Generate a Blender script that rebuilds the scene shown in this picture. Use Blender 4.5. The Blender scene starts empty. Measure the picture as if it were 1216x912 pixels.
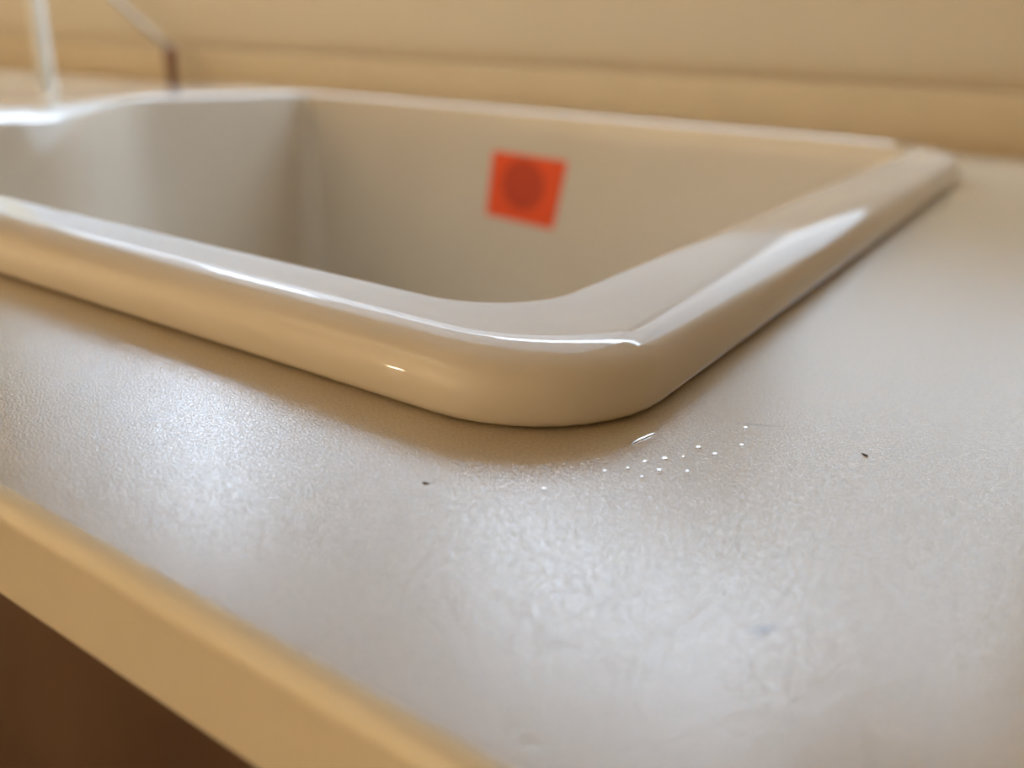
import bpy, bmesh, math, random
from mathutils import Vector, Matrix

# ------------------------------------------------------------------ units
S = 0.055            # one survey unit = the phone's height above the worktop (5.5 cm)
Z0 = 0.90            # height of the worktop above the room floor
C = bpy.context.scene.collection

def P(x, y, z=0.0):
    return Vector((x * S, y * S, Z0 + z * S))

# ------------------------------------------------------------------ camera
F_PX, PITCH, ROLL, YAW = 1002.5, 0.3807, 0.0411, 0.5701
cp, sp = math.cos(PITCH), math.sin(PITCH)
cy, sy = math.cos(YAW), math.sin(YAW)
fwd = Vector((-sy * cp, cy * cp, -sp))
right = Vector((cy, sy, 0))
up = right.cross(fwd)
cr, sr = math.cos(ROLL), math.sin(ROLL)
r2 = cr * right + sr * up
u2 = -sr * right + cr * up
cam_data = bpy.data.cameras.new('camera')
cam = bpy.data.objects.new('camera', cam_data)
C.objects.link(cam)
m = Matrix((r2, u2, -fwd)).transposed().to_4x4()
m.translation = P(0, 0, 1)
cam.matrix_world = m
cam_data.sensor_width = 36
cam_data.lens = F_PX * 36 / 1216
cam_data.clip_start = 0.005
cam_data.clip_end = 200
cam_data.dof.use_dof = True
cam_data.dof.focus_distance = 2.42 * S
cam_data.dof.aperture_fstop = cam_data.lens / 3.0      # 3 mm wide opening, as in a phone
bpy.context.scene.camera = cam

# ------------------------------------------------------------------ world and lamps
w = bpy.data.worlds.new('overcast_sky')
bpy.context.scene.world = w
w.use_nodes = True
wn = w.node_tree.nodes
wn['Background'].inputs['Color'].default_value = (0.735, 0.90, 1.12, 1)
wn['Background'].inputs['Strength'].default_value = 11.4

def lamp(name, kind, loc, energy, color, **kw):
    d = bpy.data.lights.new(name, kind)
    d.energy = energy
    d.color = color
    for k, v in kw.items():
        setattr(d, k, v)
    o = bpy.data.objects.new(name, d)
    o.location = loc
    C.objects.link(o)
    return o

WARM = (1.0, 0.795, 0.55)
def aim(o, target):
    o.rotation_euler = (Vector(target) - o.location).to_track_quat('-Z', 'Y').to_euler()
key = lamp('room_lamp', 'AREA', (-1.4, -0.95, Z0 + 0.35), 94, WARM, shape='DISK', size=0.35)
aim(key, (-1.9, -2.7, Z0 + 0.30))       # turned to the wall behind the camera, which throws the light back
lamp('small_bulb', 'POINT', (-1.03, -1.25, Z0 + 0.02), 1.7, WARM, shadow_soft_size=0.022)

vs = bpy.context.scene.view_settings
vs.view_transform = 'Standard'
vs.look = 'None'
vs.gamma = 1
vs.use_curve_mapping = False
vs.exposure = 0.0

# ------------------------------------------------------------------ materials
def mat(name, color, rough=0.5, ior=1.5, bump=None, mottled=None, coat=0.0):
    m = bpy.data.materials.new(name)
    m.use_nodes = True
    nt = m.node_tree
    b = nt.nodes['Principled BSDF']
    b.inputs['Base Color'].default_value = (*color, 1)
    b.inputs['Roughness'].default_value = rough
    b.inputs['IOR'].default_value = ior
    b.inputs['Coat Weight'].default_value = coat
    b.inputs['Coat Roughness'].default_value = 0.03
    tc = nt.nodes.new('ShaderNodeTexCoord')
    if mottled:
        sc, amt = mottled
        n = nt.nodes.new('ShaderNodeTexNoise')
        n.inputs['Scale'].default_value = sc
        n.inputs['Detail'].default_value = 4
        r = nt.nodes.new('ShaderNodeValToRGB')
        r.color_ramp.elements[0].position = 0.3
        r.color_ramp.elements[1].position = 0.7
        r.color_ramp.elements[0].color = (*[c * (1 - amt) for c in color], 1)
        r.color_ramp.elements[1].color = (*[min(1, c * (1 + amt)) for c in color], 1)
        nt.links.new(tc.outputs['Object'], n.inputs['Vector'])
        nt.links.new(n.outputs['Fac'], r.inputs['Fac'])
        nt.links.new(r.outputs['Color'], b.inputs['Base Color'])
    if bump:
        sc, dist, strength = bump
        n = nt.nodes.new('ShaderNodeTexNoise')
        n.inputs['Scale'].default_value = sc
        n.inputs['Detail'].default_value = 2
        bp = nt.nodes.new('ShaderNodeBump')
        bp.inputs['Distance'].default_value = dist
        bp.inputs['Strength'].default_value = strength
        nt.links.new(tc.outputs['Object'], n.inputs['Vector'])
        nt.links.new(n.outputs['Fac'], bp.inputs['Height'])
        nt.links.new(bp.outputs['Normal'], b.inputs['Normal'])
    return m

M_WALL = mat('cream_wall_paint', (0.67, 0.60, 0.47), 0.6, bump=(300, 0.0004, 0.3), mottled=(3, 0.03))
M_CEIL = mat('ceiling_paint', (0.72, 0.68, 0.60), 0.8, mottled=(2, 0.02))
M_FLOOR = mat('brown_floor', (0.16, 0.09, 0.05), 0.45, mottled=(6, 0.2))
M_TOP = mat('pearl_laminate', (0.54, 0.45, 0.32), 0.10, ior=2.0, bump=(2600, 0.0001, 0.5), mottled=(3200, 0.04))
M_EDGE = mat('cream_edge_band', (0.80, 0.73, 0.58), 0.12, ior=1.6, mottled=(40, 0.02))
M_UPST = mat('cream_upstand', (0.66, 0.55, 0.37), 0.45, mottled=(20, 0.03))
M_CERAMIC = mat('glazed_ceramic', (0.74, 0.67, 0.56), 0.03, ior=1.58, mottled=(15, 0.015))
M_STEEL = mat('steel', (0.55, 0.54, 0.52), 0.25)
M_STEEL.node_tree.nodes['Principled BSDF'].inputs['Metallic'].default_value = 1
M_CAB = mat('dark_brown_wood', (0.10, 0.055, 0.032), 0.4, mottled=(18, 0.25))
M_CABIN = mat('cabinet_board', (0.12, 0.08, 0.05), 0.6, mottled=(12, 0.2))
M_WHITE = mat('white_plastic', (0.82, 0.82, 0.78), 0.35, mottled=(30, 0.02))
M_CORD = mat('grey_cord', (0.31, 0.27, 0.20), 0.5, mottled=(80, 0.05))
M_BROWN = mat('brown_plastic', (0.21, 0.09, 0.04), 0.4, mottled=(120, 0.1))
M_CRUMB = mat('dark_crumb', (0.05, 0.035, 0.025), 0.7, mottled=(2000, 0.3))
M_BRICK = mat('dark_render', (0.13, 0.127, 0.122), 0.9, mottled=(0.7, 0.05))
M_FACADE = mat('pale_render', (0.33, 0.325, 0.32), 0.9, mottled=(0.7, 0.05))
M_GROUND = mat('paving', (0.28, 0.27, 0.25), 0.9, mottled=(0.8, 0.1))
M_BLIND_D = mat('added_blind_dark', (0.5, 0.48, 0.45), 0.9, mottled=(50, 0.05))
M_BLIND = mat('added_blind_grey', (0.6, 0.6, 0.6), 0.9, mottled=(50, 0.05))
_n = M_BLIND.node_tree
_t = _n.nodes.new('ShaderNodeBsdfTranslucent')
_t.inputs['Color'].default_value = (0.82, 0.82, 0.82, 1)
_m = _n.nodes.new('ShaderNodeMixShader')
_m.inputs['Fac'].default_value = 0.9
_n.links.new(_n.nodes['Principled BSDF'].outputs[0], _m.inputs[1])
_n.links.new(_t.outputs[0], _m.inputs[2])
_n.links.new(_m.outputs[0], _n.nodes['Material Output'].inputs['Surface'])

def glassy(name, ior=1.33):
    m = mat(name, (1, 1, 1), 0.0, ior, mottled=(500, 0.0))
    m.node_tree.nodes['Principled BSDF'].inputs['Transmission Weight'].default_value = 1
    return m
M_WATER = glassy('clear_water')

M_PANE = bpy.data.materials.new('window_glass')
M_PANE.use_nodes = True
nt = M_PANE.node_tree
nt.nodes.remove(nt.nodes['Principled BSDF'])
tr = nt.nodes.new('ShaderNodeBsdfTransparent')
gl = nt.nodes.new('ShaderNodeBsdfGlossy')
gl.inputs['Roughness'].default_value = 0.0
mx = nt.nodes.new('ShaderNodeMixShader')
mx.inputs['Fac'].default_value = 0.06
nt.links.new(tr.outputs[0], mx.inputs[1])
nt.links.new(gl.outputs[0], mx.inputs[2])
nt.links.new(mx.outputs[0], nt.nodes['Material Output'].inputs['Surface'])

def sticker_material():
    m = mat('orange_sticker_print', (0.62, 0.085, 0.012), 0.5)
    nt = m.node_tree
    b = nt.nodes['Principled BSDF']
    tc = nt.nodes.new('ShaderNodeTexCoord')
    sub = nt.nodes.new('ShaderNodeVectorMath'); sub.operation = 'SUBTRACT'
    sub.inputs[1].default_value = (-0.02 * S, 0, 0.05 * S)
    ln = nt.nodes.new('ShaderNodeVectorMath'); ln.operation = 'LENGTH'
    r = nt.nodes.new('ShaderNodeValToRGB')
    r.color_ramp.elements[0].position = 0.30
    r.color_ramp.elements[0].color = (0.62, 0.055, 0.010, 1)
    r.color_ramp.elements[1].position = 0.36
    r.color_ramp.elements[1].color = (0.95, 0.095, 0.010, 1)
    sc = nt.nodes.new('ShaderNodeMath'); sc.operation = 'DIVIDE'
    sc.inputs[1].default_value = S
    nt.links.new(tc.outputs['Object'], sub.inputs[0])
    nt.links.new(sub.outputs['Vector'], ln.inputs[0])
    nt.links.new(ln.outputs['Value'], sc.inputs[0])
    nt.links.new(sc.outputs[0], r.inputs['Fac'])
    nt.links.new(r.outputs['Color'], b.inputs['Base Color'])
    return m
M_STICK = sticker_material()

# pearl speckle: the laminate's gloss varies from grain to grain
_n = M_TOP.node_tree
_tc = _n.nodes.new('ShaderNodeTexCoord')
_nz = _n.nodes.new('ShaderNodeTexNoise')
_nz.inputs['Scale'].default_value = 1900
_nz.inputs['Detail'].default_value = 3
_mr = _n.nodes.new('ShaderNodeMapRange')
_mr.inputs['From Min'].default_value = 0.3
_mr.inputs['From Max'].default_value = 0.7
_mr.inputs['To Min'].default_value = 0.05
_mr.inputs['To Max'].default_value = 1.0
_n.links.new(_tc.outputs['Object'], _nz.inputs['Vector'])
_n.links.new(_nz.outputs['Fac'], _mr.inputs['Value'])
_n.links.new(_mr.outputs['Result'], _n.nodes['Principled BSDF'].inputs['Specular IOR Level'])

# faint grey marks on the worktop: a smudge and a thin scratch (wear with a shape of its own)
def add_marks(m, marks):
    nt = m.node_tree
    b = nt.nodes['Principled BSDF']
    base = tuple(b.inputs['Base Color'].default_value)
    lk = b.inputs['Base Color'].links
    prev = lk[0].from_socket if lk else None
    for (x, y, ang, lx, ly, dark) in marks:
        tc = nt.nodes.new('ShaderNodeTexCoord')
        mp = nt.nodes.new('ShaderNodeMapping'); mp.vector_type = 'TEXTURE'
        p = P(x, y, 0)
        mp.inputs['Location'].default_value = p
        mp.inputs['Rotation'].default_value = (0, 0, ang)
        mp.inputs['Scale'].default_value = (lx * S, ly * S, S)
        nz = nt.nodes.new('ShaderNodeTexNoise'); nz.inputs['Scale'].default_value = 1.7
        ad = nt.nodes.new('ShaderNodeVectorMath'); ad.operation = 'ADD'
        ml = nt.nodes.new('ShaderNodeVectorMath'); ml.operation = 'SCALE'; ml.inputs['Scale'].default_value = 1.2
        sb = nt.nodes.new('ShaderNodeVectorMath'); sb.operation = 'SUBTRACT'; sb.inputs[1].default_value = (0.6, 0.6, 0.6)
        ln = nt.nodes.new('ShaderNodeVectorMath'); ln.operation = 'LENGTH'
        r = nt.nodes.new('ShaderNodeValToRGB')
        r.color_ramp.elements[0].position = 0.3
        r.color_ramp.elements[0].color = (dark,) * 3 + (1,)
        r.color_ramp.elements[1].position = 1.0
        r.color_ramp.elements[1].color = (1, 1, 1, 1)
        nt.links.new(tc.outputs['Object'], mp.inputs['Vector'])
        nt.links.new(mp.outputs['Vector'], nz.inputs['Vector'])
        nt.links.new(nz.outputs['Color'], ml.inputs[0])
        nt.links.new(ml.outputs['Vector'], sb.inputs[0])
        nt.links.new(mp.outputs['Vector'], ad.inputs[0])
        nt.links.new(sb.outputs['Vector'], ad.inputs[1])
        nt.links.new(ad.outputs['Vector'], ln.inputs[0])
        nt.links.new(ln.outputs['Value'], r.inputs['Fac'])
        mixn = nt.nodes.new('ShaderNodeMix'); mixn.data_type = 'RGBA'; mixn.blend_type = 'MULTIPLY'
        mixn.inputs['Factor'].default_value = 1
        if prev is None:
            mixn.inputs[6].default_value = base
        else:
            nt.links.new(prev, mixn.inputs[6])
        nt.links.new(r.outputs['Color'], mixn.inputs[7])
        prev = mixn.outputs[2]
    nt.links.new(prev, b.inputs['Base Color'])

add_marks(M_TOP, [(-0.289, 1.372, 0.9, 0.030, 0.012, 0.25),
                  (-0.300, 1.350, 0.6, 0.030, 0.026, 0.75),
                  (-0.607, 2.29, 0.48, 0.10, 0.008, 0.7)])

# ------------------------------------------------------------------ mesh helpers
def link(name, bm, material, parent=None, loc=None, smooth=False):
    me = bpy.data.meshes.new(name)
    bmesh.ops.recalc_face_normals(bm, faces=bm.faces)
    bm.to_mesh(me)
    bm.free()
    me.materials.append(material)
    if smooth:
        for p in me.polygons:
            p.use_smooth = True
    o = bpy.data.objects.new(name, me)
    C.objects.link(o)
    if parent:
        o.parent = parent
    if loc is not None:
        o.location = loc
    return o

def tag(o, label, cat, group=None):
    o['label'] = label
    o['category'] = cat
    if group:
        o['group'] = group
    return o

def empty(name, loc):
    o = bpy.data.objects.new(name, None)
    o.location = loc
    o.empty_display_size = 0.02
    C.objects.link(o)
    return o

def box(bm, a, b):
    x0, y0, z0 = a
    x1, y1, z1 = b
    v = [bm.verts.new(q) for q in ((x0, y0, z0), (x1, y0, z0), (x1, y1, z0), (x0, y1, z0),
                                   (x0, y0, z1), (x1, y0, z1), (x1, y1, z1), (x0, y1, z1))]
    for f in ((0, 3, 2, 1), (4, 5, 6, 7), (0, 1, 5, 4), (1, 2, 6, 5), (2, 3, 7, 6), (3, 0, 4, 7)):
        bm.faces.new([v[i] for i in f])

def box_obj(name, a, b, material, parent=None, bevel=0.0):
    bm = bmesh.new()
    base = Vector((0, 0, 0)) if parent is None else parent.location
    a = Vector(a) - base
    b = Vector(b) - base
    box(bm, a, b)
    if bevel:
        bmesh.ops.bevel(bm, geom=bm.edges[:], offset=bevel, segments=3, affect='EDGES', profile=0.5)
    return link(name, bm, material, parent)

def prism(bm, prof, x0, x1):
    """closed (y, z) outline swept along x"""
    a = [bm.verts.new((x0, y, z)) for y, z in prof]
    b = [bm.verts.new((x1, y, z)) for y, z in prof]
    n = len(prof)
    for i in range(n):
        j = (i + 1) % n
        bm.faces.new((a[i], a[j], b[j], b[i]))
    bm.faces.new(a[::-1])
    bm.faces.new(b)

def tube(bm, pts, radii, seg=14, caps=True):
    rings = []
    n = len(pts)
    for i, p in enumerate(pts):
        t = (pts[min(i + 1, n - 1)] - pts[max(i - 1, 0)]).normalized()
        ref = Vector((0, 1, 0)) if abs(t.y) < 0.9 else Vector((1, 0, 0))
        u = t.cross(ref).normalized()
        v = t.cross(u)
        r = radii[i] if isinstance(radii, (list, tuple)) else radii
        rings.append([bm.verts.new(p + (u * math.cos(2 * math.pi * k / seg) + v * math.sin(2 * math.pi * k / seg)) * r)
                      for k in range(seg)])
    for a, b in zip(rings, rings[1:]):
        for k in range(seg):
            bm.faces.new((a[k], a[(k + 1) % seg], b[(k + 1) % seg], b[k]))
    if caps:
        bm.faces.new(rings[0][::-1])
        bm.faces.new(rings[-1])

# ------------------------------------------------------------------ the room
YF, TH, RAD = 0.766, 0.284, 0.053          # worktop front, thickness, nose radius
YU = 12.065                                # face of the upstand
UH = 0.72                                  # height of the upstand
YWALL = (YU + 0.36) * S                    # back wall plane
XL, XR_, YB = -3.2, 1.6, -2.7
ZT = Z0 + 1.6
WX0, WX1, WZ0, WZ1 = -1.75, 0.10, Z0 + 0.107, Z0 + 1.25

def structure(o):
    o['kind'] = 'structure'
    return o

structure(box_obj('floor', (XL, YB, -0.1), (XR_, YWALL + 0.3, 0), M_FLOOR))
structure(box_obj('ceiling', (XL, YB, ZT), (XR_, YWALL + 0.3, ZT + 0.1), M_CEIL))
structure(box_obj('wall_left', (XL - 0.1, YB, 0), (XL, YWALL + 0.3, ZT), M_WALL))
structure(box_obj('wall_right', (XR_, YB, 0), (XR_ + 0.1, YWALL + 0.3, ZT), M_WALL))
structure(box_obj('wall_front', (XL, YB - 0.1, 0), (XR_, YB, ZT), M_WALL))
bm = bmesh.new()
for a, b in (((XL, 0), (XR_, WZ0)), ((XL, WZ1), (XR_, Z0 + 3.5)), ((XL, WZ0), (WX0, WZ1)), ((WX1, WZ0), (XR_, WZ1))):
    box(bm, (a[0], YWALL, a[1]), (b[0], YWALL + 0.2, b[1]))
bmesh.ops.remove_doubles(bm, verts=bm.verts, dist=1e-6)
structure(link('wall_back', bm, M_WALL))

# window over the worktop, above the top of the picture
win = structure(empty('window_1', (WX0, YWALL + 0.10, WZ0)))
yw0, yw1 = YWALL + 0.08, YWALL + 0.13
FR = 0.035
fr = bmesh.new()
o_ = win.location
def wb(bm, a, b):
    box(bm, Vector(a) - o_, Vector(b) - o_)
wb(fr, (WX0, yw0, WZ0), (WX1, yw1, WZ0 + FR * 0.4))
wb(fr, (WX0, yw0, WZ1 - FR * 0.5), (WX1, yw1, WZ1))
for x in (WX0, WX1 - FR):
    wb(fr, (x, yw0, WZ0 + FR * 0.4), (x + FR, yw1, WZ1 - FR * 0.5))
link('window_frame', fr, M_WHITE, win)
g = bmesh.new()
wb(g, (WX0 + FR, yw0 + 0.022, WZ0 + FR * 0.4), (WX1 - FR, yw0 + 0.026, WZ1 - FR * 0.5))
link('pane', g, M_PANE, win)
xb = (WX0 + FR, -1.22, -0.97, -0.55, -0.13, WX1 - FR)
for k, zb in enumerate((0.53, 0.635, 0.545, 0.605, 0.56)):  # added blinds, drops set to shape the sky streaks on the rim
    g = bmesh.new()
    wb(g, (xb[k], yw0 + 0.008, Z0 + zb), (xb[k + 1] - 0.002, yw0 + 0.010, WZ1 - FR * 0.5))
    link('added_blind', g, M_BLIND if k < 4 else M_BLIND_D, win)

# unseen house front opposite, sized and toned to shape reflections in glaze and laminate
structure(box_obj('wall_opposite_base', (-22, YWALL + 3.2, -0.5), (10, YWALL + 3.5, Z0 + 2.2), M_BRICK))
structure(box_obj('wall_opposite', (-22, YWALL + 3.2, Z0 + 2.2), (10, YWALL + 3.5, Z0 + 2.95), M_FACADE))
structure(box_obj('wall_reflect_panel', (-0.95, YWALL + 3.0, -0.5), (0.6, YWALL + 3.19, Z0 + 2.7), M_FACADE))  # added pale face, brightens the reflection on the worktop's right side
structure(box_obj('wall_sky_blocker', (0.6, YWALL + 3.0, -0.5), (14, YWALL + 3.19, Z0 + 9), M_FACADE))  # added block, hides low sky from the bowl's left wall
structure(box_obj('ground', (-22, YWALL + 0.21, -0.6), (10, YWALL + 3.5, -0.5), M_GROUND))

pd = bpy.data.lights.new('window_portal', 'AREA')
pd.shape = 'RECTANGLE'
pd.size = WX1 - WX0
pd.size_y = WZ1 - WZ0
pd.cycles.is_portal = True
po = bpy.data.objects.new('window_portal', pd)
po.location = ((WX0 + WX1) / 2, YWALL + 0.19, (WZ0 + WZ1) / 2)
po.rotation_euler = (math.radians(-90), 0, 0)
C.objects.link(po)

# upstand along the wall
bm = bmesh.new()
y0, y1 = YU * S, YWALL - 0.004
z1 = Z0 + UH * S
prism(bm, [(y0, Z0), (y0, z1 - 0.003), (y0 + 0.001, z1 - 0.001), (y0 + 0.003, z1), (y1, z1), (y1, Z0)], XL + 0.01, XR_ - 0.01)
structure(link('trim_1', bm, M_UPST))

# ------------------------------------------------------------------ sink
SX0, SX1, SY0, SY1, SR = -12.3, -0.89, 1.745, 10.2, 0.5    # outline at the worktop
BX0, BX1, BY0, BY1 = -10.1, -1.366, 2.13, 9.62                # bowl opening
H_ = 0.226

RI = 0.045
NC, NS = 10, 26
def rrect(x0, x1, y0, y1, r, z, rfar=None):
    pts = []
    q_ = rfar or r
    for cx, cy_, a0, ax, ay, bx, by in (
            (x1 - r, y0 + r, -90, 0, 0, 0, 0), (x1 - q_, y1 - q_, 0, 0, 0, 0, 0),
            (x0 + r, y1 - r, 90, 0, 0, 0, 0), (x0 + r, y0 + r, 180, 0, 0, 0, 0)):
        R = q_ if a0 == 0 else r
        arc = [Vector((cx + R * math.cos(math.radians(a0 + 90 * k / NC)),
                       cy_ + R * math.sin(math.radians(a0 + 90 * k / NC)), z)) for k in range(NC + 1)]
        if pts:
            p, q = pts[-1], arc[0]
            pts += [p.lerp(q, k / NS) for k in range(1, NS)]
        pts += arc
    p, q = pts[-1], pts[0]
    pts += [p.lerp(q, k / NS) for k in range(1, NS)]
    return pts

def sstep(t):
    t = max(0.0, min(1.0, t))
    return t * t * (3 - 2 * t)

def bowl_loop(inset, r, z, soft=0.0):
    pts = rrect(BX0 + inset, BX1 - inset, BY0 + inset, BY1 - inset, max(r, 0.05), z)
    for p in pts:                           # the tap ledge swells into the bowl at the left
        wgt = sstep((-6.5 - p.x) / 3.2)
        b = wgt * sstep((7.0 - p.y) / 2.6)
        p.x += 1.7 * b - 0.45 * soft * b
        p.z -= 0.035 * b * (1 - soft) if z > H_ - RI - 0.001 else 0
    return pts

def skin(bm, loops, origin):
    rings = [[bm.verts.new((p.x * S - origin.x, p.y * S - origin.y, Z0 + p.z * S - origin.z)) for p in lp] for lp in loops]
    n = len(rings[0])
    for a, b in zip(rings, rings[1:]):
        for k in range(n):
            bm.faces.new((a[k], a[(k + 1) % n], b[(k + 1) % n], b[k]))
    bm.faces.new(rings[0])
    bm.faces.new(rings[-1][::-1])

sink = empty('kitchen_sink', P((SX0 + SX1) / 2, (SY0 + SY1) / 2, 0))
tag(sink, 'glossy white ceramic inset sink with a thick rounded rim set into the worktop', 'sink')
loops = []
DEPTH = 3.3
def outer(d, z):
    return rrect(SX0 + d, SX1 - d, SY0 + d, SY1 - d, SR - d * 0.5, z, 1.5 - d * 0.7)
loops.append(bowl_loop(0.5, 0.4, -DEPTH - 0.18))
loops.append(bowl_loop(0.1, 0.4, -DEPTH - 0.18))
loops.append(bowl_loop(-0.08, 0.4, -DEPTH + 0.2))
loops.append(bowl_loop(-0.14, 0.45, 0.004))
loops.append(outer(0.030, 0.004))
loops.append(outer(0.012, 0.010))
loops.append(outer(0.003, 0.022))
NE = 3.0                                   # the side bulges into the rounded top edge
for k in range(24):
    a = math.radians(90 * k / 24)
    loops.append(outer(0.235 * (1 - math.cos(a) ** (2 / NE)), 0.035 + (H_ - 0.002 - 0.035) * math.sin(a) ** (2 / NE)))
for t in (0.2, 0.4, 0.6, 0.8):            # the rim is slightly crowned
    loops.append(outer(0.236 + 0.06 * t, H_ - 0.002 * (1 - t) ** 1.6))
loops.append(bowl_loop(-0.075, 0.40, H_, 1.05))
for k in range(7):
    a = math.radians(90 * k / 6)
    loops.append(bowl_loop(-0.03 + RI * math.sin(a), 0.36, H_ - RI + RI * math.cos(a), 1 - math.sin(a)))
for z in (-0.3, -0.9, -1.6, -2.3, -2.8):
    loops.append(bowl_loop(0.015 + 0.04 * (H_ - RI - z), 0.36, z))
for k in range(1, 7):
    a = math.radians(90 * k / 6)
    loops.append(bowl_loop(0.015 + 0.04 * 3.0 + 0.45 * (1 - math.cos(a)), 0.4 + 0.1 * k, -2.85 - 0.45 * math.sin(a)))
loops.append(bowl_loop(2.2, 0.8, -DEPTH - 0.02))
bm = bmesh.new()
skin(bm, loops, sink.location)
basin = link('basin', bm, M_CERAMIC, sink, smooth=True)
# steel waste in the floor of the bowl
bm = bmesh.new()
cx, cyy, zf = -5.4 * S - sink.location.x, 5.9 * S - sink.location.y, -(DEPTH + 0.02) * S
prev = None
for r, z in ((0.046, -0.001), (0.046, 0.0015), (0.043, 0.0025), (0.036, 0.0015), (0.030, 0.0005)):
    ring = [bm.verts.new((cx + r * math.cos(t * math.pi / 16), cyy + r * math.sin(t * math.pi / 16), zf + z)) for t in range(32)]
    if prev:
        for k in range(32):
            bm.faces.new((prev[k], prev[(k + 1) % 32], ring[(k + 1) % 32], ring[k]))
    prev = ring
bm.faces.new(prev)
link('drain', bm, M_STEEL, sink, smooth=True)

# ------------------------------------------------------------------ worktop
top = empty('worktop', P(-10, YF, 0))
tag(top, 'pale pearl-textured laminate worktop with a cream front edge around the sink', 'worktop')
HX0, HX1, HY0, HY1 = SX0 + 0.30, SX1 - 0.27, SY0 + 0.22, SY1 - 0.26   # cut-out hidden by the rim
WL, WR = XL + 0.01, XR_ - 0.01
def loc(x, y, z):
    return Vector((x, y, z)) - top.location
bm = bmesh.new()
yf, rr, th = YF * S, RAD * S, TH * S
prof = [(yf + rr - rr * math.sin(math.radians(90 - 90 * k / 10)), Z0 - rr + rr * math.cos(math.radians(90 - 90 * k / 10))) for k in range(11)]
# front slab with the rounded nose
def prism_local(prof, x0, x1):
    ox, oy, oz = top.location
    prism(bm, [(y - oy, z - oz) for y, z in prof], x0 - ox, x1 - ox)
prism_local([(yf + rr, Z0), (HY0 * S, Z0), (HY0 * S, Z0 - th), (yf + rr, Z0 - th)], WL, WR)
yb = YWALL - 0.001
def slab(x0, x1, y0, y1):
    a = loc(x0, y0, Z0 - th)
    b = loc(x1, y1, Z0)
    box(bm, a, b)
slab(WL, WR, HY1 * S, yb)
slab(WL, HX0 * S, HY0 * S, HY1 * S)
slab(HX1 * S, WR, HY0 * S, HY1 * S)
body = link('laminate_top', bm, M_TOP, top)
# move the laminate's object space onto the world so its grain and marks sit where they are
body.data.transform(Matrix.Translation(top.location))
body.location = -top.location
bm = bmesh.new()
nose = prof[::-1]      # from the face up to the flat
prism_local([(yf + rr, Z0 - th), (yf + 0.0003, Z0 - th), (yf + 0.0003, Z0 - rr - 0.0002), (yf, Z0 - rr)] +
            [(y, z) for y, z in (prof if prof[0][1] < prof[-1][1] else nose)[1:]], WL, WR)
eb = link('edge_profile', bm, M_EDGE, top)
eb['label'] = 'smooth cream front edge with a rounded nose'

# ------------------------------------------------------------------ base cabinet
yc = (YF + 0.36) * S
cab = empty('base_cabinet', (-0.9, yc, 0.0))
tag(cab, 'dark brown base cabinet in shadow under the worktop front', 'cabinet')
bm = bmesh.new()
o_ = cab.location
CX0, CX1, CZ1 = XL + 0.02, XR_ - 0.02, Z0 - th
def cb(a, b):
    box(bm, Vector(a) - o_, Vector(b) - o_)
cb((CX0, yc + 0.02, 0.10), (CX1, yc + 0.036, CZ1 - 0.12))       # carcass front below the rail
cb((CX0, yc + 0.02, CZ1 - 0.10), (CX1, yc + 0.036, CZ1 - 0.001))
cb((CX0, yc + 0.036, 0.10), (CX0 + 0.018, YWALL - 0.01, CZ1 - 0.001))
cb((CX1 - 0.018, yc + 0.036, 0.10), (CX1, YWALL - 0.01, CZ1 - 0.001))
cb((CX0, yc + 0.036, 0.10), (CX1, YWALL - 0.01, 0.118))
link('carcass', bm, M_CABIN, cab)
box_obj('plinth', (CX0, yc + 0.06, 0.0), (CX1, yc + 0.076, 0.10), M_CABIN, cab)
xs = [-3.17, -2.40, -1.62, 0.40, 1.57]
for a, b in zip(xs, xs[1:]):
    d = box_obj('door', (a + 0.0015, yc, 0.105), (b - 0.0015, yc + 0.019, CZ1 - 0.004), M_CAB, cab, bevel=0.001)

# ------------------------------------------------------------------ sticker on the far wall of the bowl
slope = 0.04
def far_y(z):
    return BY1 - 0.015 - slope * (H_ - RI - z)
cxs, czs = -6.07, -0.755
stk = [(-6.594, -0.305), (-5.444, -0.334), (-5.585, -1.217), (-6.661, -1.161)]
bm = bmesh.new()
O = P(cxs, far_y(czs), czs)
fr_v = [bm.verts.new(P(x, far_y(z) - 0.006, z) - O) for x, z in stk]
bk_v = [bm.verts.new(P(x, far_y(z) - 0.002, z) - O) for x, z in stk]
bm.faces.new(fr_v)
bm.faces.new(bk_v[::-1])
for i in range(4):
    bm.faces.new((fr_v[i], bk_v[i], bk_v[(i + 1) % 4], fr_v[(i + 1) % 4]))
st = link('sticker', bm, M_STICK, loc=O)
tag(st, 'square orange-red sticker with a darker round print on the far inner wall of the sink', 'sticker')

# ------------------------------------------------------------------ things behind the sink
rod = empty('supply_pipe', P(-15.45, 8.6, 0))
tag(rod, 'slim white upright pipe rising just beyond the left end of the sink', 'pipe')
bm = bmesh.new()
pts = [Vector((0.05 * S * t * 0.5, 0, t * S)) for t in (0.02, 0.5, 1.0, 1.5, 2.0, 2.15)]
tube(bm, pts, 0.135 * S, 18)
link('tube', bm, M_WHITE, rod, smooth=True)
bm = bmesh.new()
tube(bm, [Vector((0, 0, 0)), Vector((0, 0, 0.06 * S)), Vector((0, 0, 0.09 * S))], [0.16 * S, 0.16 * S, 0.12 * S], 18)
link('collar', bm, M_WHITE, rod)

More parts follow.
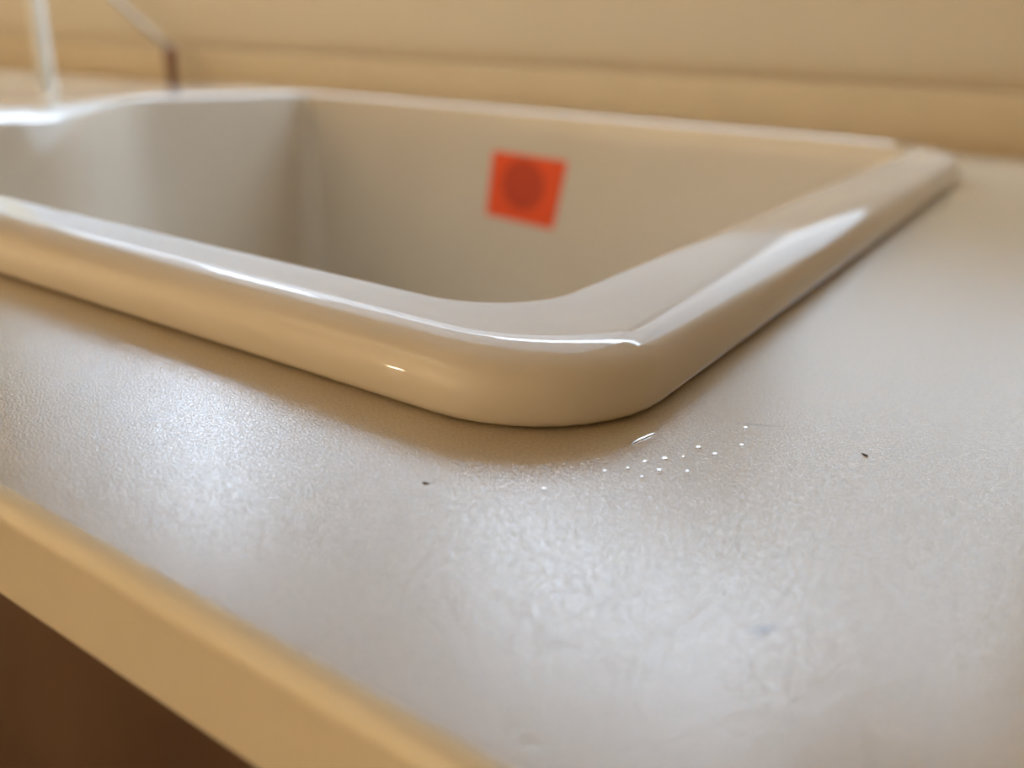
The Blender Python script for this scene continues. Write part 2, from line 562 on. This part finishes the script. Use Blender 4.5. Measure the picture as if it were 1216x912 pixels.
plug = empty('power_cable', P(-16.0, 11.55, 0))
tag(plug, 'thin grey cable slanting down to an upright brown end piece before the upstand', 'cable')
bm = bmesh.new()
tube(bm, [Vector((0, 0, z * S)) for z in (0, 0.03, 0.30, 0.52, 0.66, 0.72)],
     [0.09 * S, 0.11 * S, 0.11 * S, 0.14 * S, 0.14 * S, 0.08 * S], 16)
e = link('end_piece', bm, M_BROWN, plug, smooth=True)
e['label'] = 'brown end piece'
bm = bmesh.new()
cpts = []
for k in range(13):
    t = k / 12
    cpts.append(Vector((-(3.6 * t) * S, 0.25 * t * S, (0.70 + 1.55 * t + 0.25 * t * t) * S)))
tube(bm, cpts, 0.055 * S, 10)
link('cord', bm, M_CORD, plug, smooth=True)

# ------------------------------------------------------------------ crumbs and water drops
random.seed(4)
def crumb(x, y, size, ang, label):
    bm = bmesh.new()
    bmesh.ops.create_icosphere(bm, subdivisions=2, radius=1)
    for v in bm.verts:
        f = 1 + random.uniform(-0.25, 0.25)
        v.co = Vector((v.co.x * size * 1.6 * f, v.co.y * size * 0.6 * f, (v.co.z * 0.5 + 0.45) * size * 0.7))
    o = link('crumb', bm, M_CRUMB, loc=P(x, y, 0))
    o.rotation_euler = (0, 0, ang)
    return tag(o, label, 'crumb')
crumb(-1.152, 1.425, 0.00030, 0.3, 'tiny dark crumb in the reflection in front of the sink corner')
crumb(-0.306, 2.274, 0.00038, -0.5, 'tiny dark crumb on the open worktop right of the sink')

def drop(x, y, rx, ry, ang, label, group=None, h=0.32):
    bm = bmesh.new()
    bmesh.ops.create_uvsphere(bm, u_segments=16, v_segments=10, radius=1)
    for v in bm.verts:
        z = v.co.z
        v.co = Vector((v.co.x * rx * 0.45 * S, v.co.y * ry * 0.45 * S, max(z, -0.05) * min(rx, ry) * h * S))
    o = link('water_drop', bm, M_WATER, loc=P(x, y, 0.0035), smooth=True)
    o.rotation_euler = (0, 0, ang)
    return tag(o, label, 'water drop', group)
G = 'water drops by the sink corner'
LBL = 'tiny clear water drop in the scatter beside the front right corner of the sink'
for (x, y, r) in ((-0.77, 1.86, .016), (-0.735, 1.91, .02), (-0.70, 1.95, .013), (-0.69, 2.03, .02), (-0.64, 2.02, .016),
                  (-0.66, 1.88, .012), (-0.79, 1.80, .012), (-0.72, 1.84, .017), (-0.60, 2.12, .014), (-0.74, 1.78, .010),
                  (-0.83, 1.75, .012), (-0.63, 2.24, .014)):
    drop(x, y, r, r * 0.8, random.uniform(0, 3), LBL, G)
drop(-0.905, 1.575, 0.016, 0.012, 0.2, 'lone water drop in front of the sink corner, at the edge of its reflection')
drop(-0.836, 1.988, 0.13, 0.011, 1.35, 'long thin streak of water along the foot of the sink corner', h=0.5)
